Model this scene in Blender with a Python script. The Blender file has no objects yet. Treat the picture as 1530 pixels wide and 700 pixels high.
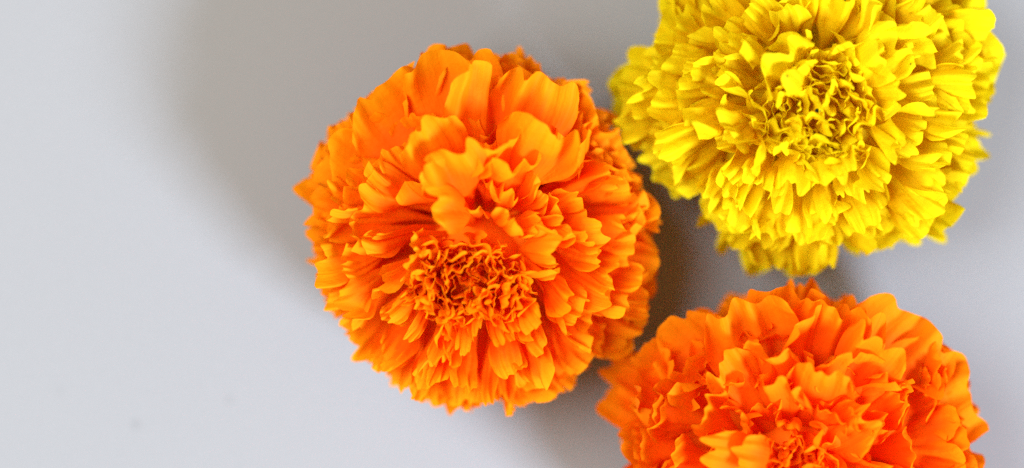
import bpy, math, random
import numpy as np
from mathutils import Vector

scene = bpy.context.scene
MM = 0.001
GOLD = math.pi * (3 - math.sqrt(5))

# ------------------------------------------------------------------ camera
cam_d = bpy.data.cameras.new('camera')
cam = bpy.data.objects.new('camera', cam_d)
scene.collection.objects.link(cam)
cam.location = (0.0, 0.0, 0.746)
cam.rotation_euler = (0, 0, 0)            # straight down on to the table
cam_d.sensor_width = 36
cam_d.lens = 36 * (0.746 - 0.036) / 0.206
cam_d.clip_start = 0.05
cam_d.clip_end = 20
cam_d.dof.use_dof = True
cam_d.dof.focus_distance = 0.746 - 0.039
cam_d.dof.aperture_fstop = 2.7
scene.camera = cam

# ------------------------------------------------------------------ light
world = bpy.data.worlds.new('World')
scene.world = world
world.use_nodes = True
bg = world.node_tree.nodes['Background']
bg.inputs['Color'].default_value = (1.0, 0.62, 0.24, 1)
bg.inputs['Strength'].default_value = 0.56

key_d = bpy.data.lights.new('window_light', 'AREA')
key_d.shape = 'RECTANGLE'
key_d.size = 0.34
key_d.size_y = 0.30
key_d.energy = 32
key_d.color = (0.74, 0.86, 1.0)
key = bpy.data.objects.new('window_light', key_d)
scene.collection.objects.link(key)
KEY_DIR = Vector((0.61, -0.60, 0.60)).normalized()
key.location = KEY_DIR * 1.25
key.rotation_euler = (-KEY_DIR).to_track_quat('-Z', 'Y').to_euler()

fill_d = bpy.data.lights.new('left_fill_light', 'AREA')  # unseen broad lamp, added as soft fill from the left
fill_d.shape = 'DISK'
fill_d.size = 1.1
fill_d.energy = 24
fill_d.color = (0.90, 0.985, 0.97)
fill = bpy.data.objects.new('left_fill_light', fill_d)
scene.collection.objects.link(fill)
FILL_DIR = Vector((-0.54, 0.13, 0.82)).normalized()
fill.location = FILL_DIR * 1.35
fill.rotation_euler = (-FILL_DIR).to_track_quat('-Z', 'Y').to_euler()

vs = scene.view_settings
vs.view_transform = 'Standard'
vs.look = 'None'
vs.exposure = 0.06
vs.gamma = 1.0
vs.use_curve_mapping = False
cy = scene.cycles
cy.max_bounces = 16
cy.diffuse_bounces = 10
cy.transmission_bounces = 12
cy.use_denoising = False

# ------------------------------------------------------------------ materials
def new_mat(name):
    m = bpy.data.materials.new(name)
    m.use_nodes = True
    nt = m.node_tree
    nt.nodes.clear()
    return m, nt

def petal_material(name, c_lo, c_hi, c_edge, trans, rough=0.65):
    m, nt = new_mat(name)
    N, L = nt.nodes.new, nt.links.new
    out = N('ShaderNodeOutputMaterial')
    uv = N('ShaderNodeUVMap'); uv.uv_map = 'petal'
    info = N('ShaderNodeObjectInfo')
    geo = N('ShaderNodeTexCoord')
    # pigment: differs from petal to petal, and in soft blotches within one
    n1 = N('ShaderNodeTexNoise'); n1.inputs['Scale'].default_value = 170; n1.inputs['Detail'].default_value = 3
    L(geo.outputs['Object'], n1.inputs['Vector'])
    add = N('ShaderNodeMath'); add.operation = 'MULTIPLY_ADD'
    L(n1.outputs['Fac'], add.inputs[0]); add.inputs[1].default_value = 0.9
    rnd = N('ShaderNodeMath'); rnd.operation = 'MULTIPLY_ADD'
    L(info.outputs['Random'], rnd.inputs[0]); rnd.inputs[1].default_value = 0.7; rnd.inputs[2].default_value = -0.3
    L(rnd.outputs[0], add.inputs[2]); add.use_clamp = True
    mix = N('ShaderNodeMix'); mix.data_type = 'RGBA'
    L(add.outputs[0], mix.inputs['Factor'])
    mix.inputs['A'].default_value = (*c_lo, 1); mix.inputs['B'].default_value = (*c_hi, 1)
    # paler margin of the petal (pigment and lit-lip brightness put into colour), broken up
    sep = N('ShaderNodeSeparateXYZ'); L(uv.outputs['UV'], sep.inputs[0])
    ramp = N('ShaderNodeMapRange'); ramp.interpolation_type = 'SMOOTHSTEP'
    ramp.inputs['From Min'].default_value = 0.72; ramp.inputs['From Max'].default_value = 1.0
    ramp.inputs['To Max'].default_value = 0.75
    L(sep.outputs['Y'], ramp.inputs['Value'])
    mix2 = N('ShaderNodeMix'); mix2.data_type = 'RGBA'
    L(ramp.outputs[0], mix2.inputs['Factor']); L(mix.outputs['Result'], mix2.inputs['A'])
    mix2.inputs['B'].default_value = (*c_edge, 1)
    # veins run along the petal
    mp = N('ShaderNodeMapping'); mp.inputs['Scale'].default_value = (16, 1.6, 1)
    L(uv.outputs['UV'], mp.inputs['Vector'])
    n2 = N('ShaderNodeTexNoise'); n2.inputs['Scale'].default_value = 1.6; n2.inputs['Detail'].default_value = 3
    L(mp.outputs[0], n2.inputs['Vector'])
    vein = N('ShaderNodeMapRange'); vein.inputs['From Min'].default_value = 0.3; vein.inputs['From Max'].default_value = 0.7
    vein.inputs['To Min'].default_value = 0.90; vein.inputs['To Max'].default_value = 1.03
    L(n2.outputs['Fac'], vein.inputs['Value'])
    mul = N('ShaderNodeVectorMath'); mul.operation = 'SCALE'
    L(mix2.outputs['Result'], mul.inputs[0]); L(vein.outputs[0], mul.inputs['Scale'])
    # fine relief
    n3 = N('ShaderNodeTexNoise'); n3.inputs['Scale'].default_value = 900; n3.inputs['Detail'].default_value = 2
    L(geo.outputs['Object'], n3.inputs['Vector'])
    sm = N('ShaderNodeMath'); sm.operation = 'MULTIPLY_ADD'
    L(n3.outputs['Fac'], sm.inputs[0]); sm.inputs[1].default_value = 0.25
    n4 = N('ShaderNodeTexNoise'); n4.inputs['Scale'].default_value = 330; n4.inputs['Detail'].default_value = 3
    L(geo.outputs['Object'], n4.inputs['Vector'])
    s4 = N('ShaderNodeMath'); s4.operation = 'MULTIPLY_ADD'
    L(n4.outputs['Fac'], s4.inputs[0]); s4.inputs[1].default_value = 2.2; L(n2.outputs['Fac'], s4.inputs[2])
    L(s4.outputs[0], sm.inputs[2])
    bump = N('ShaderNodeBump'); bump.inputs['Strength'].default_value = 0.5; bump.inputs['Distance'].default_value = 0.0004
    L(sm.outputs[0], bump.inputs['Height'])
    p = N('ShaderNodeBsdfPrincipled')
    L(mul.outputs[0], p.inputs['Base Color']); L(bump.outputs[0], p.inputs['Normal'])
    p.inputs['Roughness'].default_value = rough
    p.inputs['Specular IOR Level'].default_value = 0.06
    p.inputs['Sheen Weight'].default_value = 0.0
    tr = N('ShaderNodeBsdfTranslucent')
    L(mul.outputs[0], tr.inputs['Color']); L(bump.outputs[0], tr.inputs['Normal'])
    ms = N('ShaderNodeMixShader'); ms.inputs['Fac'].default_value = trans
    L(p.outputs[0], ms.inputs[1]); L(tr.outputs[0], ms.inputs[2])
    L(ms.outputs[0], out.inputs['Surface'])
    return m

def plain_material(name, c1, c2, scale, rough=0.6, bump_d=0.0003):
    m, nt = new_mat(name)
    N, L = nt.nodes.new, nt.links.new
    out = N('ShaderNodeOutputMaterial'); tc = N('ShaderNodeTexCoord')
    n = N('ShaderNodeTexNoise'); n.inputs['Scale'].default_value = scale; n.inputs['Detail'].default_value = 4
    L(tc.outputs['Object'], n.inputs['Vector'])
    mix = N('ShaderNodeMix'); mix.data_type = 'RGBA'; L(n.outputs['Fac'], mix.inputs['Factor'])
    mix.inputs['A'].default_value = (*c1, 1); mix.inputs['B'].default_value = (*c2, 1)
    b = N('ShaderNodeBump'); b.inputs['Distance'].default_value = bump_d; b.inputs['Strength'].default_value = 0.5
    L(n.outputs['Fac'], b.inputs['Height'])
    p = N('ShaderNodeBsdfPrincipled'); p.inputs['Roughness'].default_value = rough
    p.inputs['Specular IOR Level'].default_value = 0.1
    L(mix.outputs['Result'], p.inputs['Base Color']); L(b.outputs[0], p.inputs['Normal'])
    L(p.outputs[0], out.inputs['Surface'])
    return m

def table_material():
    m, nt = new_mat('matt_white_table')
    N, L = nt.nodes.new, nt.links.new
    out = N('ShaderNodeOutputMaterial'); tc = N('ShaderNodeTexCoord')
    a = N('ShaderNodeTexNoise'); a.inputs['Scale'].default_value = 9; a.inputs['Detail'].default_value = 3
    b = N('ShaderNodeTexNoise'); b.inputs['Scale'].default_value = 1500; b.inputs['Detail'].default_value = 3; b.inputs['Roughness'].default_value = 0.7
    L(tc.outputs['Object'], a.inputs['Vector']); L(tc.outputs['Object'], b.inputs['Vector'])
    mix = N('ShaderNodeMix'); mix.data_type = 'RGBA'; L(a.outputs['Fac'], mix.inputs['Factor'])
    mix.inputs['A'].default_value = (0.262, 0.270, 0.298, 1); mix.inputs['B'].default_value = (0.279, 0.287, 0.315, 1)
    mr = N('ShaderNodeMapRange'); mr.inputs['From Min'].default_value = 0.3; mr.inputs['From Max'].default_value = 0.7
    mr.inputs['To Min'].default_value = 0.90; mr.inputs['To Max'].default_value = 1.10
    L(b.outputs['Fac'], mr.inputs['Value'])
    # a few faint smudges with a place of their own
    val = mr.outputs[0]
    for (sx, sy, r, d) in ((-0.0795, -0.0402, 0.0016, 0.17), (-0.0598, -0.0350, 0.0014, 0.13), (-0.0955, -0.033, 0.0013, 0.08)):
        di = N('ShaderNodeVectorMath'); di.operation = 'DISTANCE'
        L(tc.outputs['Object'], di.inputs[0]); di.inputs[1].default_value = (sx, sy, 0)
        s = N('ShaderNodeMapRange'); s.interpolation_type = 'SMOOTHSTEP'
        s.inputs['From Min'].default_value = 0; s.inputs['From Max'].default_value = r
        s.inputs['To Min'].default_value = 1 - d; s.inputs['To Max'].default_value = 1
        L(di.outputs['Value'], s.inputs['Value'])
        mu = N('ShaderNodeMath'); mu.operation = 'MULTIPLY'
        L(val, mu.inputs[0]); L(s.outputs[0], mu.inputs[1]); val = mu.outputs[0]
    sc = N('ShaderNodeVectorMath'); sc.operation = 'SCALE'
    L(mix.outputs['Result'], sc.inputs[0]); L(val, sc.inputs['Scale'])
    bu = N('ShaderNodeBump'); bu.inputs['Distance'].default_value = 0.0001; bu.inputs['Strength'].default_value = 0.3
    L(b.outputs['Fac'], bu.inputs['Height'])
    p = N('ShaderNodeBsdfPrincipled'); p.inputs['Roughness'].default_value = 0.75
    p.inputs['Specular IOR Level'].default_value = 0.2
    L(sc.outputs[0], p.inputs['Base Color']); L(bu.outputs[0], p.inputs['Normal'])
    L(p.outputs[0], out.inputs['Surface'])
    return m

MAT = {
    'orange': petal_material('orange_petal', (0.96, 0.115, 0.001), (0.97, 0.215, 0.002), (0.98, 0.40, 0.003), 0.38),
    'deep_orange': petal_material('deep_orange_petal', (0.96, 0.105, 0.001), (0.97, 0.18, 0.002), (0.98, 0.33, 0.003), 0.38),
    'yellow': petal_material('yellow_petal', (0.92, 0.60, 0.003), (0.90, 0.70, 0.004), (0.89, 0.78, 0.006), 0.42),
    'orange_cushion': plain_material('orange_cushion', (0.92, 0.17, 0.003), (0.95, 0.25, 0.006), 500),
    'yellow_cushion': plain_material('yellow_cushion', (0.82, 0.46, 0.006), (0.86, 0.56, 0.01), 500),
    'green': plain_material('green_calyx', (0.06, 0.12, 0.02), (0.10, 0.17, 0.035), 400),
    'speck': plain_material('dark_speck', (0.006, 0.005, 0.004), (0.012, 0.010, 0.008), 900),
    'filament': plain_material('pale_filament', (0.85, 0.55, 0.20), (0.9, 0.62, 0.3), 500),
    'table': table_material(),
}

# ------------------------------------------------------------------ mesh helpers
def link(name, verts, faces, mat, parent=None, uv=None):
    me = bpy.data.meshes.new(name)
    me.from_pydata(verts, [], faces)
    if uv is not None:
        lay = me.uv_layers.new(name='petal')
        li = np.empty(len(me.loops), dtype=np.int32)
        me.loops.foreach_get('vertex_index', li)
        lay.data.foreach_set('uv', uv[li].astype(np.float32).ravel())
    me.polygons.foreach_set('use_smooth', [True] * len(me.polygons))
    me.materials.append(mat)
    me.update()
    o = bpy.data.objects.new(name, me)
    scene.collection.objects.link(o)
    if parent is not None:
        o.parent = parent
    return o

def sstep(a, b, x):
    t = np.clip((x - a) / (b - a), 0, 1)
    return t * t * (3 - 2 * t)

def unit(v):
    return v / max(np.linalg.norm(v), 1e-9)

_grid = {}
def grid_faces(nu, nv):
    if (nu, nv) not in _grid:
        _grid[nu, nv] = [(j * nu + i, j * nu + i + 1, (j + 1) * nu + i + 1, (j + 1) * nu + i)
                         for j in range(nv - 1) for i in range(nu - 1)]
    return _grid[nu, nv]

def petal(parent, mat, rng, B, T, d0, d1, W, claw=0.22, psi0=4.2, psi1=1.2, ruffle=0.10,
          lobes=0.05, notches=2, twist=0.0, bend=0.0, curl=0.0, rnd_tip=0.22, side=None, nu=27, nv=18, lift=0.52, tail=0.24, frill=0.035, opening=None):
    """one ligulate petal in millimetres: rolled claw at B, ruffled limb ending at T"""
    B, T = np.array(B, float), np.array(T, float)
    Ln = np.linalg.norm(T - B)
    P1 = B + unit(np.array(d0, float)) * Ln * lift
    P2 = T - unit(np.array(d1, float)) * Ln * tail
    u = np.linspace(-1, 1, nu)[None, :].repeat(nv, 0)
    v = (np.linspace(0, 1, nv) ** 0.85)[:, None].repeat(nu, 1)
    # uneven, notched margin
    end = 1 - rnd_tip * np.abs(u) ** 3.6
    for k in range(2, 6):
        end = end + lobes * rng.uniform(-1, 1) * np.sin(k * math.pi * 0.5 * u + rng.uniform(0, 6.28)) * 0.5
    for _ in range(notches):
        end = end - rng.uniform(0.02, 0.075) * np.exp(-((u - rng.uniform(-0.75, 0.75)) / 0.12) ** 2)
    w_lim = sstep(0.3, 1.0, v)
    s = v * (1 + (end - 1) * w_lim)
    s1 = np.clip(s, 0, 1)[..., None]
    C = (1 - s1) ** 3 * B + 3 * (1 - s1) ** 2 * s1 * P1 + 3 * (1 - s1) * s1 ** 2 * P2 + s1 ** 3 * T
    D = 3 * (1 - s1) ** 2 * (P1 - B) + 6 * (1 - s1) * s1 * (P2 - P1) + 3 * s1 ** 2 * (T - P2)
    Dn = D / np.maximum(np.linalg.norm(D, axis=-1, keepdims=True), 1e-9)
    C = C + (s - np.clip(s, 0, 1))[..., None] * Dn * Ln
    if side is None:
        side = np.cross(np.array(d0, float), np.array(d1, float))
        if np.linalg.norm(side) < 1e-3:
            side = np.cross(np.array([0, 0, 1.0]), np.array(d1, float))
    S = unit(np.array(side, float))
    Sv = S - (Dn @ S)[..., None] * Dn
    Sv = Sv / np.maximum(np.linalg.norm(Sv, axis=-1, keepdims=True), 1e-9)
    Nv = np.cross(Dn, Sv)            # looks up / towards the flower's axis
    tw = (twist * sstep(0.2, 1, v))[..., None]
    S2 = Sv * np.cos(tw) + Nv * np.sin(tw)
    N2 = Nv * np.cos(tw) - Sv * np.sin(tw)
    half = W / 2 * (claw + (1 - claw) * sstep(0.18, 0.84, v)) * (1 - 0.10 * sstep(0.88, 1, v))
    psi = psi0 + (psi1 - psi0) * sstep(0.1, 0.8, v)
    if opening is None:
        opening = rng.uniform(0.25, 1.0)
    psi = psi * (1 - opening * sstep(0.55, 1.0, v))      # the lip opens out flat or folds back
    psi = np.where(np.abs(psi) < 1e-2, 1e-2, psi)
    ang = psi * u / 2
    x = half * np.sin(ang) / (psi / 2)
    d = half * (1 - np.cos(ang)) / (psi / 2)
    # ruffles grow towards the margin
    r = np.zeros_like(u)
    for k, a in ((1, 0.8), (2, 1.1), (3, 1.0), (4, 0.5), (6, 0.22)):
        r = r + a * rng.uniform(0.35, 1.0) * np.sin(k * math.pi * 0.9 * u + rng.uniform(0, 6.28) + rng.uniform(-1.2, 1.2) * v)
    env = sstep(0.35, 1.0, v) ** 1.3 * (0.45 + 0.55 * np.abs(u) ** 1.4)
    r = r * env * W * ruffle
    r = r + W * frill * sstep(0.72, 1.0, v) * np.sin(rng.uniform(7, 10) * math.pi * 0.5 * u + rng.uniform(0, 6.28)) * (0.5 + 0.5 * np.sin(3.1 * u + rng.uniform(0, 6.28)))
    r = r - curl * W * sstep(0.72, 1.0, v) ** 2                          # margin rolled back (or up)
    x = x + bend * W * v * v
    dn = d + r * np.cos(ang)
    ds = x - r * np.sin(ang)
    # edge frill also runs in and out along the petal
    P = C + ds[..., None] * S2 + dn[..., None] * N2
    P = P + (rng.uniform(-1, 1) * 0.10 * W * env * np.sin(5 * u + rng.uniform(0, 6.28)))[..., None] * Dn
    P[..., 2] = np.maximum(P[..., 2], 0.5)
    V = (P * MM).reshape(-1, 3)
    uv = np.stack([(u * 0.5 + 0.5).ravel(), v.ravel()], 1)
    o = link('petal', V.tolist(), grid_faces(nu, nv), mat, parent, uv)
    return o

def lathe(name, prof, n, mat, parent, wob=0.0, rng=None):
    vs_, fs = [], []
    for (r, z) in prof:
        for i in range(n):
            a = 2 * math.pi * i / n
            rr = r * (1 + wob * math.cos(a * 8))
            vs_.append((rr * math.cos(a) * MM, rr * math.sin(a) * MM, z * MM))
    for j in range(len(prof) - 1):
        for i in range(n):
            fs.append((j * n + i, j * n + (i + 1) % n, (j + 1) * n + (i + 1) % n, (j + 1) * n + i))
    fs.append(tuple(range(n))[::-1])
    fs.append(tuple(range((len(prof) - 1) * n, len(prof) * n)))
    return link(name, vs_, fs, mat, parent)

def tube(name, pts, rad, mat, parent, n=6):
    pts = [np.array(p, float) for p in pts]
    vs_, fs = [], []
    for k, p in enumerate(pts):
        t = unit(pts[min(k + 1, len(pts) - 1)] - pts[max(k - 1, 0)])
        a = unit(np.cross(t, [0.3, 0.2, 1])); b = np.cross(t, a)
        rr = rad * (1 - 0.5 * k / (len(pts) - 1))
        for i in range(n):
            q = 2 * math.pi * i / n
            vs_.append(tuple((p + rr * (a * math.cos(q) + b * math.sin(q))) * MM))
    for k in range(len(pts) - 1):
        for i in range(n):
            fs.append((k * n + i, k * n + (i + 1) % n, (k + 1) * n + (i + 1) % n, (k + 1) * n + i))
    fs.append(tuple(range(n))[::-1]); fs.append(tuple(range((len(pts) - 1) * n, len(pts) * n)))
    return link(name, vs_, fs, mat, parent)

# ------------------------------------------------------------------ table
def build_table():
    w, d, t, b = 0.75, 0.5, 0.022, 0.004
    vs_ = []
    ring = lambda x, y, z: [(-x, -y, z), (x, -y, z), (x, y, z), (-x, y, z)]
    for (e, z) in ((b, 0.0), (0.0, -b), (0.0, -t + b), (b, -t)):
        vs_ += ring(w - e, d - e, z)
    fs = [(0, 1, 2, 3), (15, 14, 13, 12)]
    for k in range(3):
        for i in range(4):
            fs.append((k * 4 + (i + 1) % 4, k * 4 + i, (k + 1) * 4 + i, (k + 1) * 4 + (i + 1) % 4))
    o = link('table_surface', vs_, fs, MAT['table'])
    o.data.polygons.foreach_set('use_smooth', [False] * len(fs))
    o['kind'] = 'structure'
    o['label'] = 'plain matt white table surface under the marigold blooms'
build_table()

# ------------------------------------------------------------------ marigolds
def outline_fn(table):
    """radius (mm) of the bloom's outline by azimuth in degrees"""
    t = sorted(table); a = [q[0] for q in t]; r = [q[1] for q in t]
    a = [a[-1] - 360] + a + [a[0] + 360]; r = [r[-1]] + r + [r[0]]
    return lambda deg: float(np.interp(deg % 360, a, r))

def bloom(loc, outline, apex, label, mat, n, seed, group, rv=23, zc=23, width=(7, 12.5, 16), ruffle=0.12,
          eye=60, eye_r=10.0, eye_w=3.4, eye_z=0.0, squash=1.0, tmin=15, tmax=118, flare=(35, 75), psi_mid=0.9, heroes=(), twist=0.5, lobes=0.035, jit=0.17, notches=1, ragged=0.08, curl=(-0.05, 0.28)):
    rng = random.Random(seed)
    root = bpy.data.objects.new('marigold_bloom', None)
    root.empty_display_size = 0.02
    root.location = (loc[0] * MM, loc[1] * MM, 0)
    scene.collection.objects.link(root)
    root['label'] = label; root['category'] = 'flower'; root['group'] = group
    ax = np.array([apex[0], apex[1], 0.0])
    UP = np.array([0, 0, 1.0])
    # green cup under the head and the cushion that bears the petals
    lathe('calyx', [(2.2, 0), (3.2, 0.3), (4.5, 2), (6.0, 6), (7.4, 12), (8.0, 16), (7.6, 18)], 32, MAT['green'], root, 0.05)
    rec = lathe('receptacle', [(7.0, 17), (10.4, 18), (10.2, 19.6), (9.9, 24), (9.3, 28), (8.0, 32.5), (6.0, 35.8), (3.5, 37.4), (0.8, 38.0)], 24,
                MAT['yellow_cushion' if mat.name.startswith('yellow') else 'orange_cushion'], root)
    for v in rec.data.vertices:               # it leans towards the eye
        k = max(0.0, (v.co.z / MM - 18) / 16)
        v.co.x += ax[0] * 0.7 * k * MM; v.co.y += ax[1] * 0.7 * k * MM
    c0, c1 = math.cos(math.radians(tmin)), math.cos(math.radians(tmax))
    for i in range(n):
        f = (i + 0.5) / n
        th = math.acos(c0 + f * (c1 - c0)) * (1 + rng.uniform(-jit, jit))
        th = min(th, math.radians(tmax + 2))
        ph = i * GOLD + rng.uniform(-0.16, 0.16) + seed
        g = math.sin(th)
        O = np.array([math.cos(ph), math.sin(ph), 0]) * outline(math.degrees(ph))
        edge = sstep(0.86, 1.0, np.array(g)).item()
        gg = g * (1 + rng.uniform(-ragged, 0.03))
        rad = O - ax; loc_len = np.linalg.norm(rad); er = unit(rad)
        z = zc + rv * math.cos(th) * rng.uniform(0.84, 1.08)
        tip = ax + rad * gg + UP * z
        bt = min(th, 1.75)
        base = ax * 0.25 + er * 8.6 * math.sin(bt) + UP * (18.6 + 3.4 * math.cos(bt))
        k = (math.degrees(th) - tmin) / (tmax - tmin)
        # rises along the dome, then the lip flares outward
        a0 = th * 0.80
        a1 = th + math.radians(rng.uniform(*flare)) * (1 - 0.8 * sstep(50, 85, np.array(math.degrees(th))).item())
        a1 = min(a1, math.radians(125))
        d0 = er * math.sin(a0) + UP * math.cos(a0)
        d1 = er * math.sin(a1) + UP * math.cos(a1)
        side = np.cross(UP, er) * -1.0
        yaw = rng.gauss(0, 0.38)
        side = side * math.cos(yaw) + er * math.sin(yaw)
        W = float(np.interp(k, [0, 0.5, 1.0], width)) * rng.uniform(0.7, 1.3) * (loc_len / 36) ** 1.2
        psi1 = rng.gauss(psi_mid, 0.75) * (1 - 0.65 * edge)
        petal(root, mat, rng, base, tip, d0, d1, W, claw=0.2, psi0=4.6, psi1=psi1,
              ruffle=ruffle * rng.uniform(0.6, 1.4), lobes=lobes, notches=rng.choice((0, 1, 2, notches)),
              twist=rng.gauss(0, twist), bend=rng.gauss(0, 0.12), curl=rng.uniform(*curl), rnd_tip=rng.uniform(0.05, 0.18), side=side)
    # lowest row: broad flat petals that close the head from below
    for i in range(26):
        ph = i * 2 * math.pi / 26 + rng.uniform(-0.1, 0.1)
        er = np.array([math.cos(ph), math.sin(ph), 0])
        R = outline(math.degrees(ph)) * rng.uniform(0.84, 0.95)
        zt = zc - 11 + rng.uniform(-3, 2)
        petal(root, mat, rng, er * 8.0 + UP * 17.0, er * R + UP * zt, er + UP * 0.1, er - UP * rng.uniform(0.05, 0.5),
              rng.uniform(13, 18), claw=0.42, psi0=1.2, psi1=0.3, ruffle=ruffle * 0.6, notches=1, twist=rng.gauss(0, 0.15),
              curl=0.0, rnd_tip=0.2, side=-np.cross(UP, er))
    # little rolled trumpets of the eye
    for i in range(eye):
        f = (i + 0.5) / eye
        ph = i * GOLD + rng.uniform(-0.3, 0.3)
        r = eye_r * math.sqrt(f)
        er = np.array([math.cos(ph), math.sin(ph) * squash, 0])
        tip = ax + er * r + UP * (zc + rv * 0.97 - 0.020 * r * r + eye_z * (1 - f) + rng.uniform(-1.6, 1.0))
        base = ax * 0.86 + er * r * 0.62 + UP * (35.0 - 0.055 * r * r)
        d0 = unit(UP + er * 0.25 * f + ax * 0.02)
        lean = rng.uniform(0.5, 1.5) * (0.35 + 1.7 * f)
        q = rng.gauss(0, 0.5)
        dl = np.array([math.cos(ph + q), math.sin(ph + q), 0])
        d1 = unit(UP + dl * lean)
        sd = -np.cross(UP, dl)
        W = eye_w * rng.uniform(0.7, 1.35) * (0.9 + 0.9 * f) * 2.2
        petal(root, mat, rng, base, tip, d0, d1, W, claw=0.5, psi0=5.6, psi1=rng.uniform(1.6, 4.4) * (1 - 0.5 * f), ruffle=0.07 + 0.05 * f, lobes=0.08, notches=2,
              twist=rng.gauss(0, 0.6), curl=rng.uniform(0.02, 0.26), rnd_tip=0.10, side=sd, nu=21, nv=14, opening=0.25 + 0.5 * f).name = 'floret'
    for h in heroes:
        to = np.array(h['tip'], float); base = np.array(h.get('base', (ax[0] * 0.5, ax[1] * 0.5, 21)), float)
        er = unit(np.array([to[0] - base[0], to[1] - base[1], 0]))
        if 'head' in h:
            er = np.array([math.cos(math.radians(h['head'])), math.sin(math.radians(h['head'])), 0])
        a1 = math.radians(h.get('flare', 70)); a0 = math.radians(h.get('rise', 15))
        d0 = er * math.sin(a0) + UP * math.cos(a0)
        d1 = er * math.sin(a1) + UP * math.cos(a1)
        side = -np.cross(UP, er)
        yaw = math.radians(h.get('yaw', 0))
        side = side * math.cos(yaw) + er * math.sin(yaw)
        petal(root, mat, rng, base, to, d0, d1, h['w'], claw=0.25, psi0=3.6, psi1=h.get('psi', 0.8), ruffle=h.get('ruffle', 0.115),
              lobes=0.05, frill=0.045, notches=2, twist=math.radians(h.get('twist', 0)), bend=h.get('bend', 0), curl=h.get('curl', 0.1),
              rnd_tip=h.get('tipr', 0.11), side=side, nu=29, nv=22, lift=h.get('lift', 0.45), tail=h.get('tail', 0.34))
    return root

def at(cx, cy):
    """offset in a bloom of a point measured on the print, 0.1346 mm per unit"""
    return lambda x, y, z: ((x - cx) * 0.1346, (cy - y) * 0.1346, z)

PX = 0.1346
mm = lambda t: [(a, r * PX) for a, r in t]
o1_out = outline_fn(mm([(0, 262), (15, 250), (30, 251), (45, 250), (60, 256), (75, 266), (90, 264), (100, 280), (110, 284), (120, 277),
    (135, 281), (150, 276), (165, 279), (180, 260), (187, 268), (195, 265), (210, 274), (225, 264), (240, 277), (255, 284),
    (270, 277), (285, 281), (300, 274), (315, 252), (330, 272), (345, 268)]))
y_out = outline_fn(mm([(0, 272), (17, 299), (30, 290), (50, 280), (70, 275), (90, 272), (110, 268), (130, 262), (150, 254), (160, 245), (170, 262),
    (180, 300), (195, 270), (210, 255), (225, 246), (240, 254), (255, 268), (265, 271), (273, 260), (280, 240), (295, 259), (300, 237),
    (314, 292), (325, 275), (335, 268), (345, 280)]))
o2_out = outline_fn(mm([(0, 287), (10, 298), (20, 293), (30, 292), (40, 292), (50, 289), (55, 258), (62, 266), (70, 266), (80, 268), (90, 275),
    (100, 278), (110, 266), (115, 270), (125, 250), (135, 276), (145, 285), (155, 310), (165, 270), (172, 273), (180, 266),
    (210, 275), (240, 285), (270, 280), (300, 285), (330, 288)]))

q1 = at(722, 345)
HERO1 = [
    dict(tip=q1(640, 292, 47), base=q1(715, 335, 22), w=17, flare=105, rise=5, head=200, ruffle=0.06, psi=0.5),
    dict(tip=q1(662, 232, 48), base=q1(712, 330, 22), w=15, flare=100, head=120, psi=0.7),
    dict(tip=q1(628, 188, 46), base=q1(705, 330, 22), w=15, flare=85, head=125, psi=0.8),
    dict(tip=q1(708, 92, 42), base=q1(712, 320, 22), w=14, flare=80, twist=50, psi=0.8),
    dict(tip=q1(752, 205, 47), base=q1(725, 330, 22), w=15, flare=45, twist=60, psi=0.6),
    dict(tip=q1(776, 235, 46), base=q1(735, 330, 22), w=14, flare=45, twist=55, psi=0.5),
    dict(tip=q1(822, 182, 46), base=q1(745, 325, 22), w=18, flare=70, psi=1.0, head=60),
    dict(tip=q1(815, 112, 39), base=q1(745, 310, 22), w=18, flare=85, psi=0.8),
    dict(tip=q1(650, 78, 34), base=q1(715, 310, 22), w=24, flare=85, psi=0.4, ruffle=0.05),
    dict(tip=q1(560, 130, 34), base=q1(700, 320, 22), w=22, flare=85, psi=0.5, ruffle=0.05),
    dict(tip=q1(500, 210, 32), base=q1(690, 330, 22), w=20, flare=88, psi=0.5, ruffle=0.05),
    dict(tip=q1(835, 372, 45), base=q1(760, 375, 22), w=9, flare=80, psi=1.4, ruffle=0.14),
]
GROUP = 'marigold blooms lying on the white table'
qy = at(1215, 138)
HERO_Y = [
    dict(tip=qy(1424, 350, 16), w=14, flare=92, psi=0.4), dict(tip=qy(916, 152, 12), w=20, flare=92, psi=0.4),
    dict(tip=qy(1502, 48, 20), w=24, flare=88, psi=0.4), dict(tip=qy(1494, 212, 17), w=10, flare=88, psi=0.6),
    dict(tip=qy(1490, 140, 18), w=11, flare=88, psi=0.6), dict(tip=qy(1332, 374, 15), w=14, flare=90, psi=0.5),
    dict(tip=qy(1200, 410, 12), w=15, flare=95, psi=0.6), dict(tip=qy(1125, 402, 11), w=15, flare=95, psi=0.6),
    dict(tip=qy(978, 82, 24), w=22, flare=85, psi=0.3, ruffle=0.05), dict(tip=qy(1002, 5, 26), w=20, flare=85, psi=0.4),
    dict(tip=qy(1460, 268, 18), w=14, flare=90, psi=0.5), dict(tip=qy(968, 245, 20), w=14, flare=95, psi=0.6),
    dict(tip=qy(1150, 78, 47), base=qy(1205, 140, 22), w=13, flare=70, psi=1.4, ruffle=0.10),
    dict(tip=qy(1170, 112, 47), base=qy(1212, 150, 22), w=11, flare=75, psi=2.0, ruffle=0.10),
    dict(tip=qy(1310, 78, 45), base=qy(1245, 140, 22), w=13, flare=75, psi=1.2),
    dict(tip=qy(1345, 55, 42), base=qy(1245, 140, 22), w=14, flare=75, psi=1.0),
    dict(tip=qy(1240, 275, 44), base=qy(1225, 195, 22), w=10, flare=100, psi=1.6),
    dict(tip=qy(1178, 285, 42), base=qy(1205, 195, 22), w=10, flare=95, psi=1.0),
]
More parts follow.
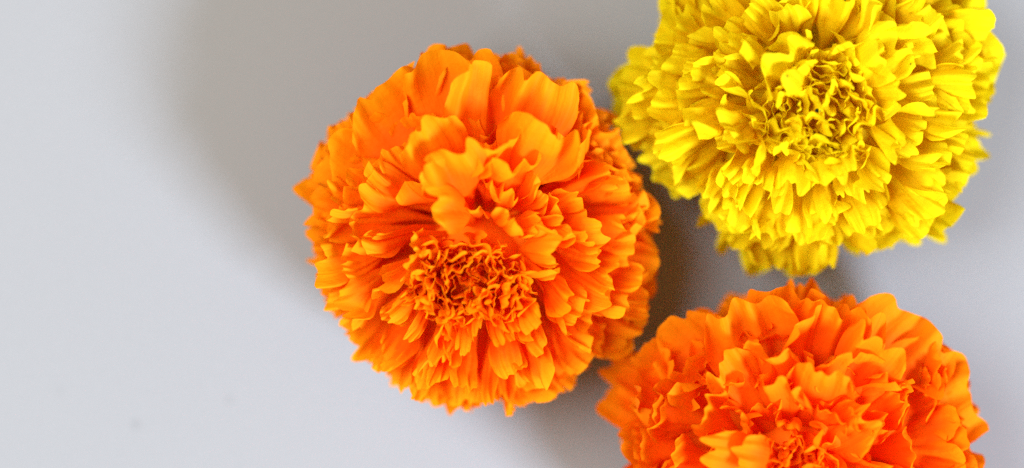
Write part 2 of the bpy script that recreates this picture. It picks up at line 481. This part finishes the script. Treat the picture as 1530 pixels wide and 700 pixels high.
q2 = at(1190, 692)
HERO2 = [
    dict(tip=q2(1178, 424, 35), w=18, flare=60, psi=0.8, base=q2(1185, 645, 22)), dict(tip=q2(1203, 462, 42), w=13, flare=50, twist=60, base=q2(1190, 640, 22)),
    dict(tip=q2(1248, 448, 40), w=17, flare=55, psi=0.9, base=q2(1205, 640, 22)), dict(tip=q2(1300, 460, 36), w=13, flare=65, psi=0.9),
    dict(tip=q2(1322, 500, 44), w=15, flare=60, psi=1.0, base=q2(1215, 650, 22)), dict(tip=q2(1388, 478, 30), w=25, flare=85, psi=0.4, ruffle=0.05),
    dict(tip=q2(1455, 565, 28), w=25, flare=88, psi=0.4, ruffle=0.05), dict(tip=q2(1098, 450, 38), w=19, flare=80, psi=1.4),
    dict(tip=q2(1000, 482, 28), w=19, flare=85, psi=0.8), dict(tip=q2(904, 565, 16), w=17, flare=95, psi=0.5),
    dict(tip=q2(1222, 542, 47), w=15, flare=60, psi=0.9, base=q2(1198, 670, 22)), dict(tip=q2(1160, 560, 47), w=12, flare=50, psi=1.2, twist=-35, base=q2(1180, 670, 22)),
    dict(tip=q2(1078, 528, 42), w=13, flare=60, psi=1.7, ruffle=0.1), dict(tip=q2(1300, 620, 45), w=12, flare=75, psi=1.0, twist=-20, ruffle=0.1),
    dict(tip=q2(1048, 665, 46), w=9, flare=110, psi=1.2, ruffle=0.03), dict(tip=q2(1094, 672, 47), w=9, flare=112, psi=1.2, ruffle=0.03),
    dict(tip=q2(1270, 520, 45), w=15, flare=40, psi=0.8, twist=40, base=q2(1210, 660, 22)), dict(tip=q2(1130, 510, 44), w=15, flare=40, psi=0.9, twist=-45, base=q2(1180, 660, 22)),
]
o1 = bloom((-5.8, 0.7), o1_out, (-3.0, -11.0),
      'round light orange marigold with frilly petals and tightly curled florets in its off-centre eye', MAT['orange'], 258, 11,
      GROUP, width=(5.0, 8.8, 13.5), eye=78, eye_r=13, squash=0.74, eye_w=2.2, heroes=HERO1, tmin=22, psi_mid=1.3, flare=(5, 60), ruffle=0.16, twist=0.6)
yl = bloom((60.6, 28.5), y_out, (0.5, -3.5),
      'bright yellow marigold with ragged fan-shaped outer petals and a ruffled eye', MAT['yellow'], 252, 5,
      GROUP, width=(7.5, 10, 13.5), ruffle=0.20, twist=0.65, lobes=0.035, notches=2, eye=60, eye_r=12.5, eye_w=2.7, tmin=26, psi_mid=1.7, heroes=HERO_Y, ragged=0.16)
o2 = bloom((57.2, -46.0), o2_out, (0.0, 0.0),
      'deeper orange marigold with long upright petals spreading from an open eye', MAT['deep_orange'], 230, 8,
      GROUP, width=(7.5, 10.5, 14.5), ruffle=0.13, twist=0.7, flare=(-32, 20), eye=22, eye_r=7, eye_w=2.8, eye_z=-2, tmin=17, psi_mid=1.4, heroes=HERO2, ragged=0.12)


bpy.context.view_layer.update()
DG = bpy.context.evaluated_depsgraph_get()
def top_of(root, q):
    """height (mm) of the petal surface under a point of a bloom"""
    o = root.location
    hit, p, *_ = scene.ray_cast(DG, Vector((o.x + q[0] * MM, o.y + q[1] * MM, 0.2)), Vector((0, 0, -1)))
    return p.z / MM

# a pale style standing between two petals of the light orange bloom
p0 = q1(733, 140, 0)
h0 = top_of(o1, p0)
tube('style', [(p0[0], p0[1], h0 - 0.4), q1(730, 134, h0 + 0.9), q1(729, 124, h0 + 1.8), q1(732, 112, h0 + 2.2)], 0.13, MAT['filament'], o1)

# dark specks on the florets of the yellow bloom
for (x, y, a, b, rot) in ((1217, 167, 0.72, 0.46, 0.3), (1261, 3, 0.5, 0.3, 1.2), (1169, 118, 0.24, 0.18, 0.5), (1180, 101, 0.26, 0.16, 1.0), (1355, 98, 0.2, 0.17, 0)):
    c = qy(x, y, 0); h = top_of(yl, c)
    vs_, fs = [], []
    for j in range(5):
        for i in range(10):
            t = math.pi * (j + 0.5) / 5; q = 2 * math.pi * i / 10
            px_, py_ = a * math.sin(t) * math.cos(q), b * math.sin(t) * math.sin(q)
            vs_.append(((c[0] + px_ * math.cos(rot) - py_ * math.sin(rot)) * MM, (c[1] + px_ * math.sin(rot) + py_ * math.cos(rot)) * MM, (h + 0.1 + 0.22 * math.cos(t)) * MM))
    for j in range(4):
        for i in range(10):
            fs.append((j * 10 + i, (j + 1) * 10 + i, (j + 1) * 10 + (i + 1) % 10, j * 10 + (i + 1) % 10))
    fs.append(tuple(range(10))); fs.append(tuple(range(40, 50))[::-1])
    link('dark_speck', vs_, fs, MAT['speck'], yl)
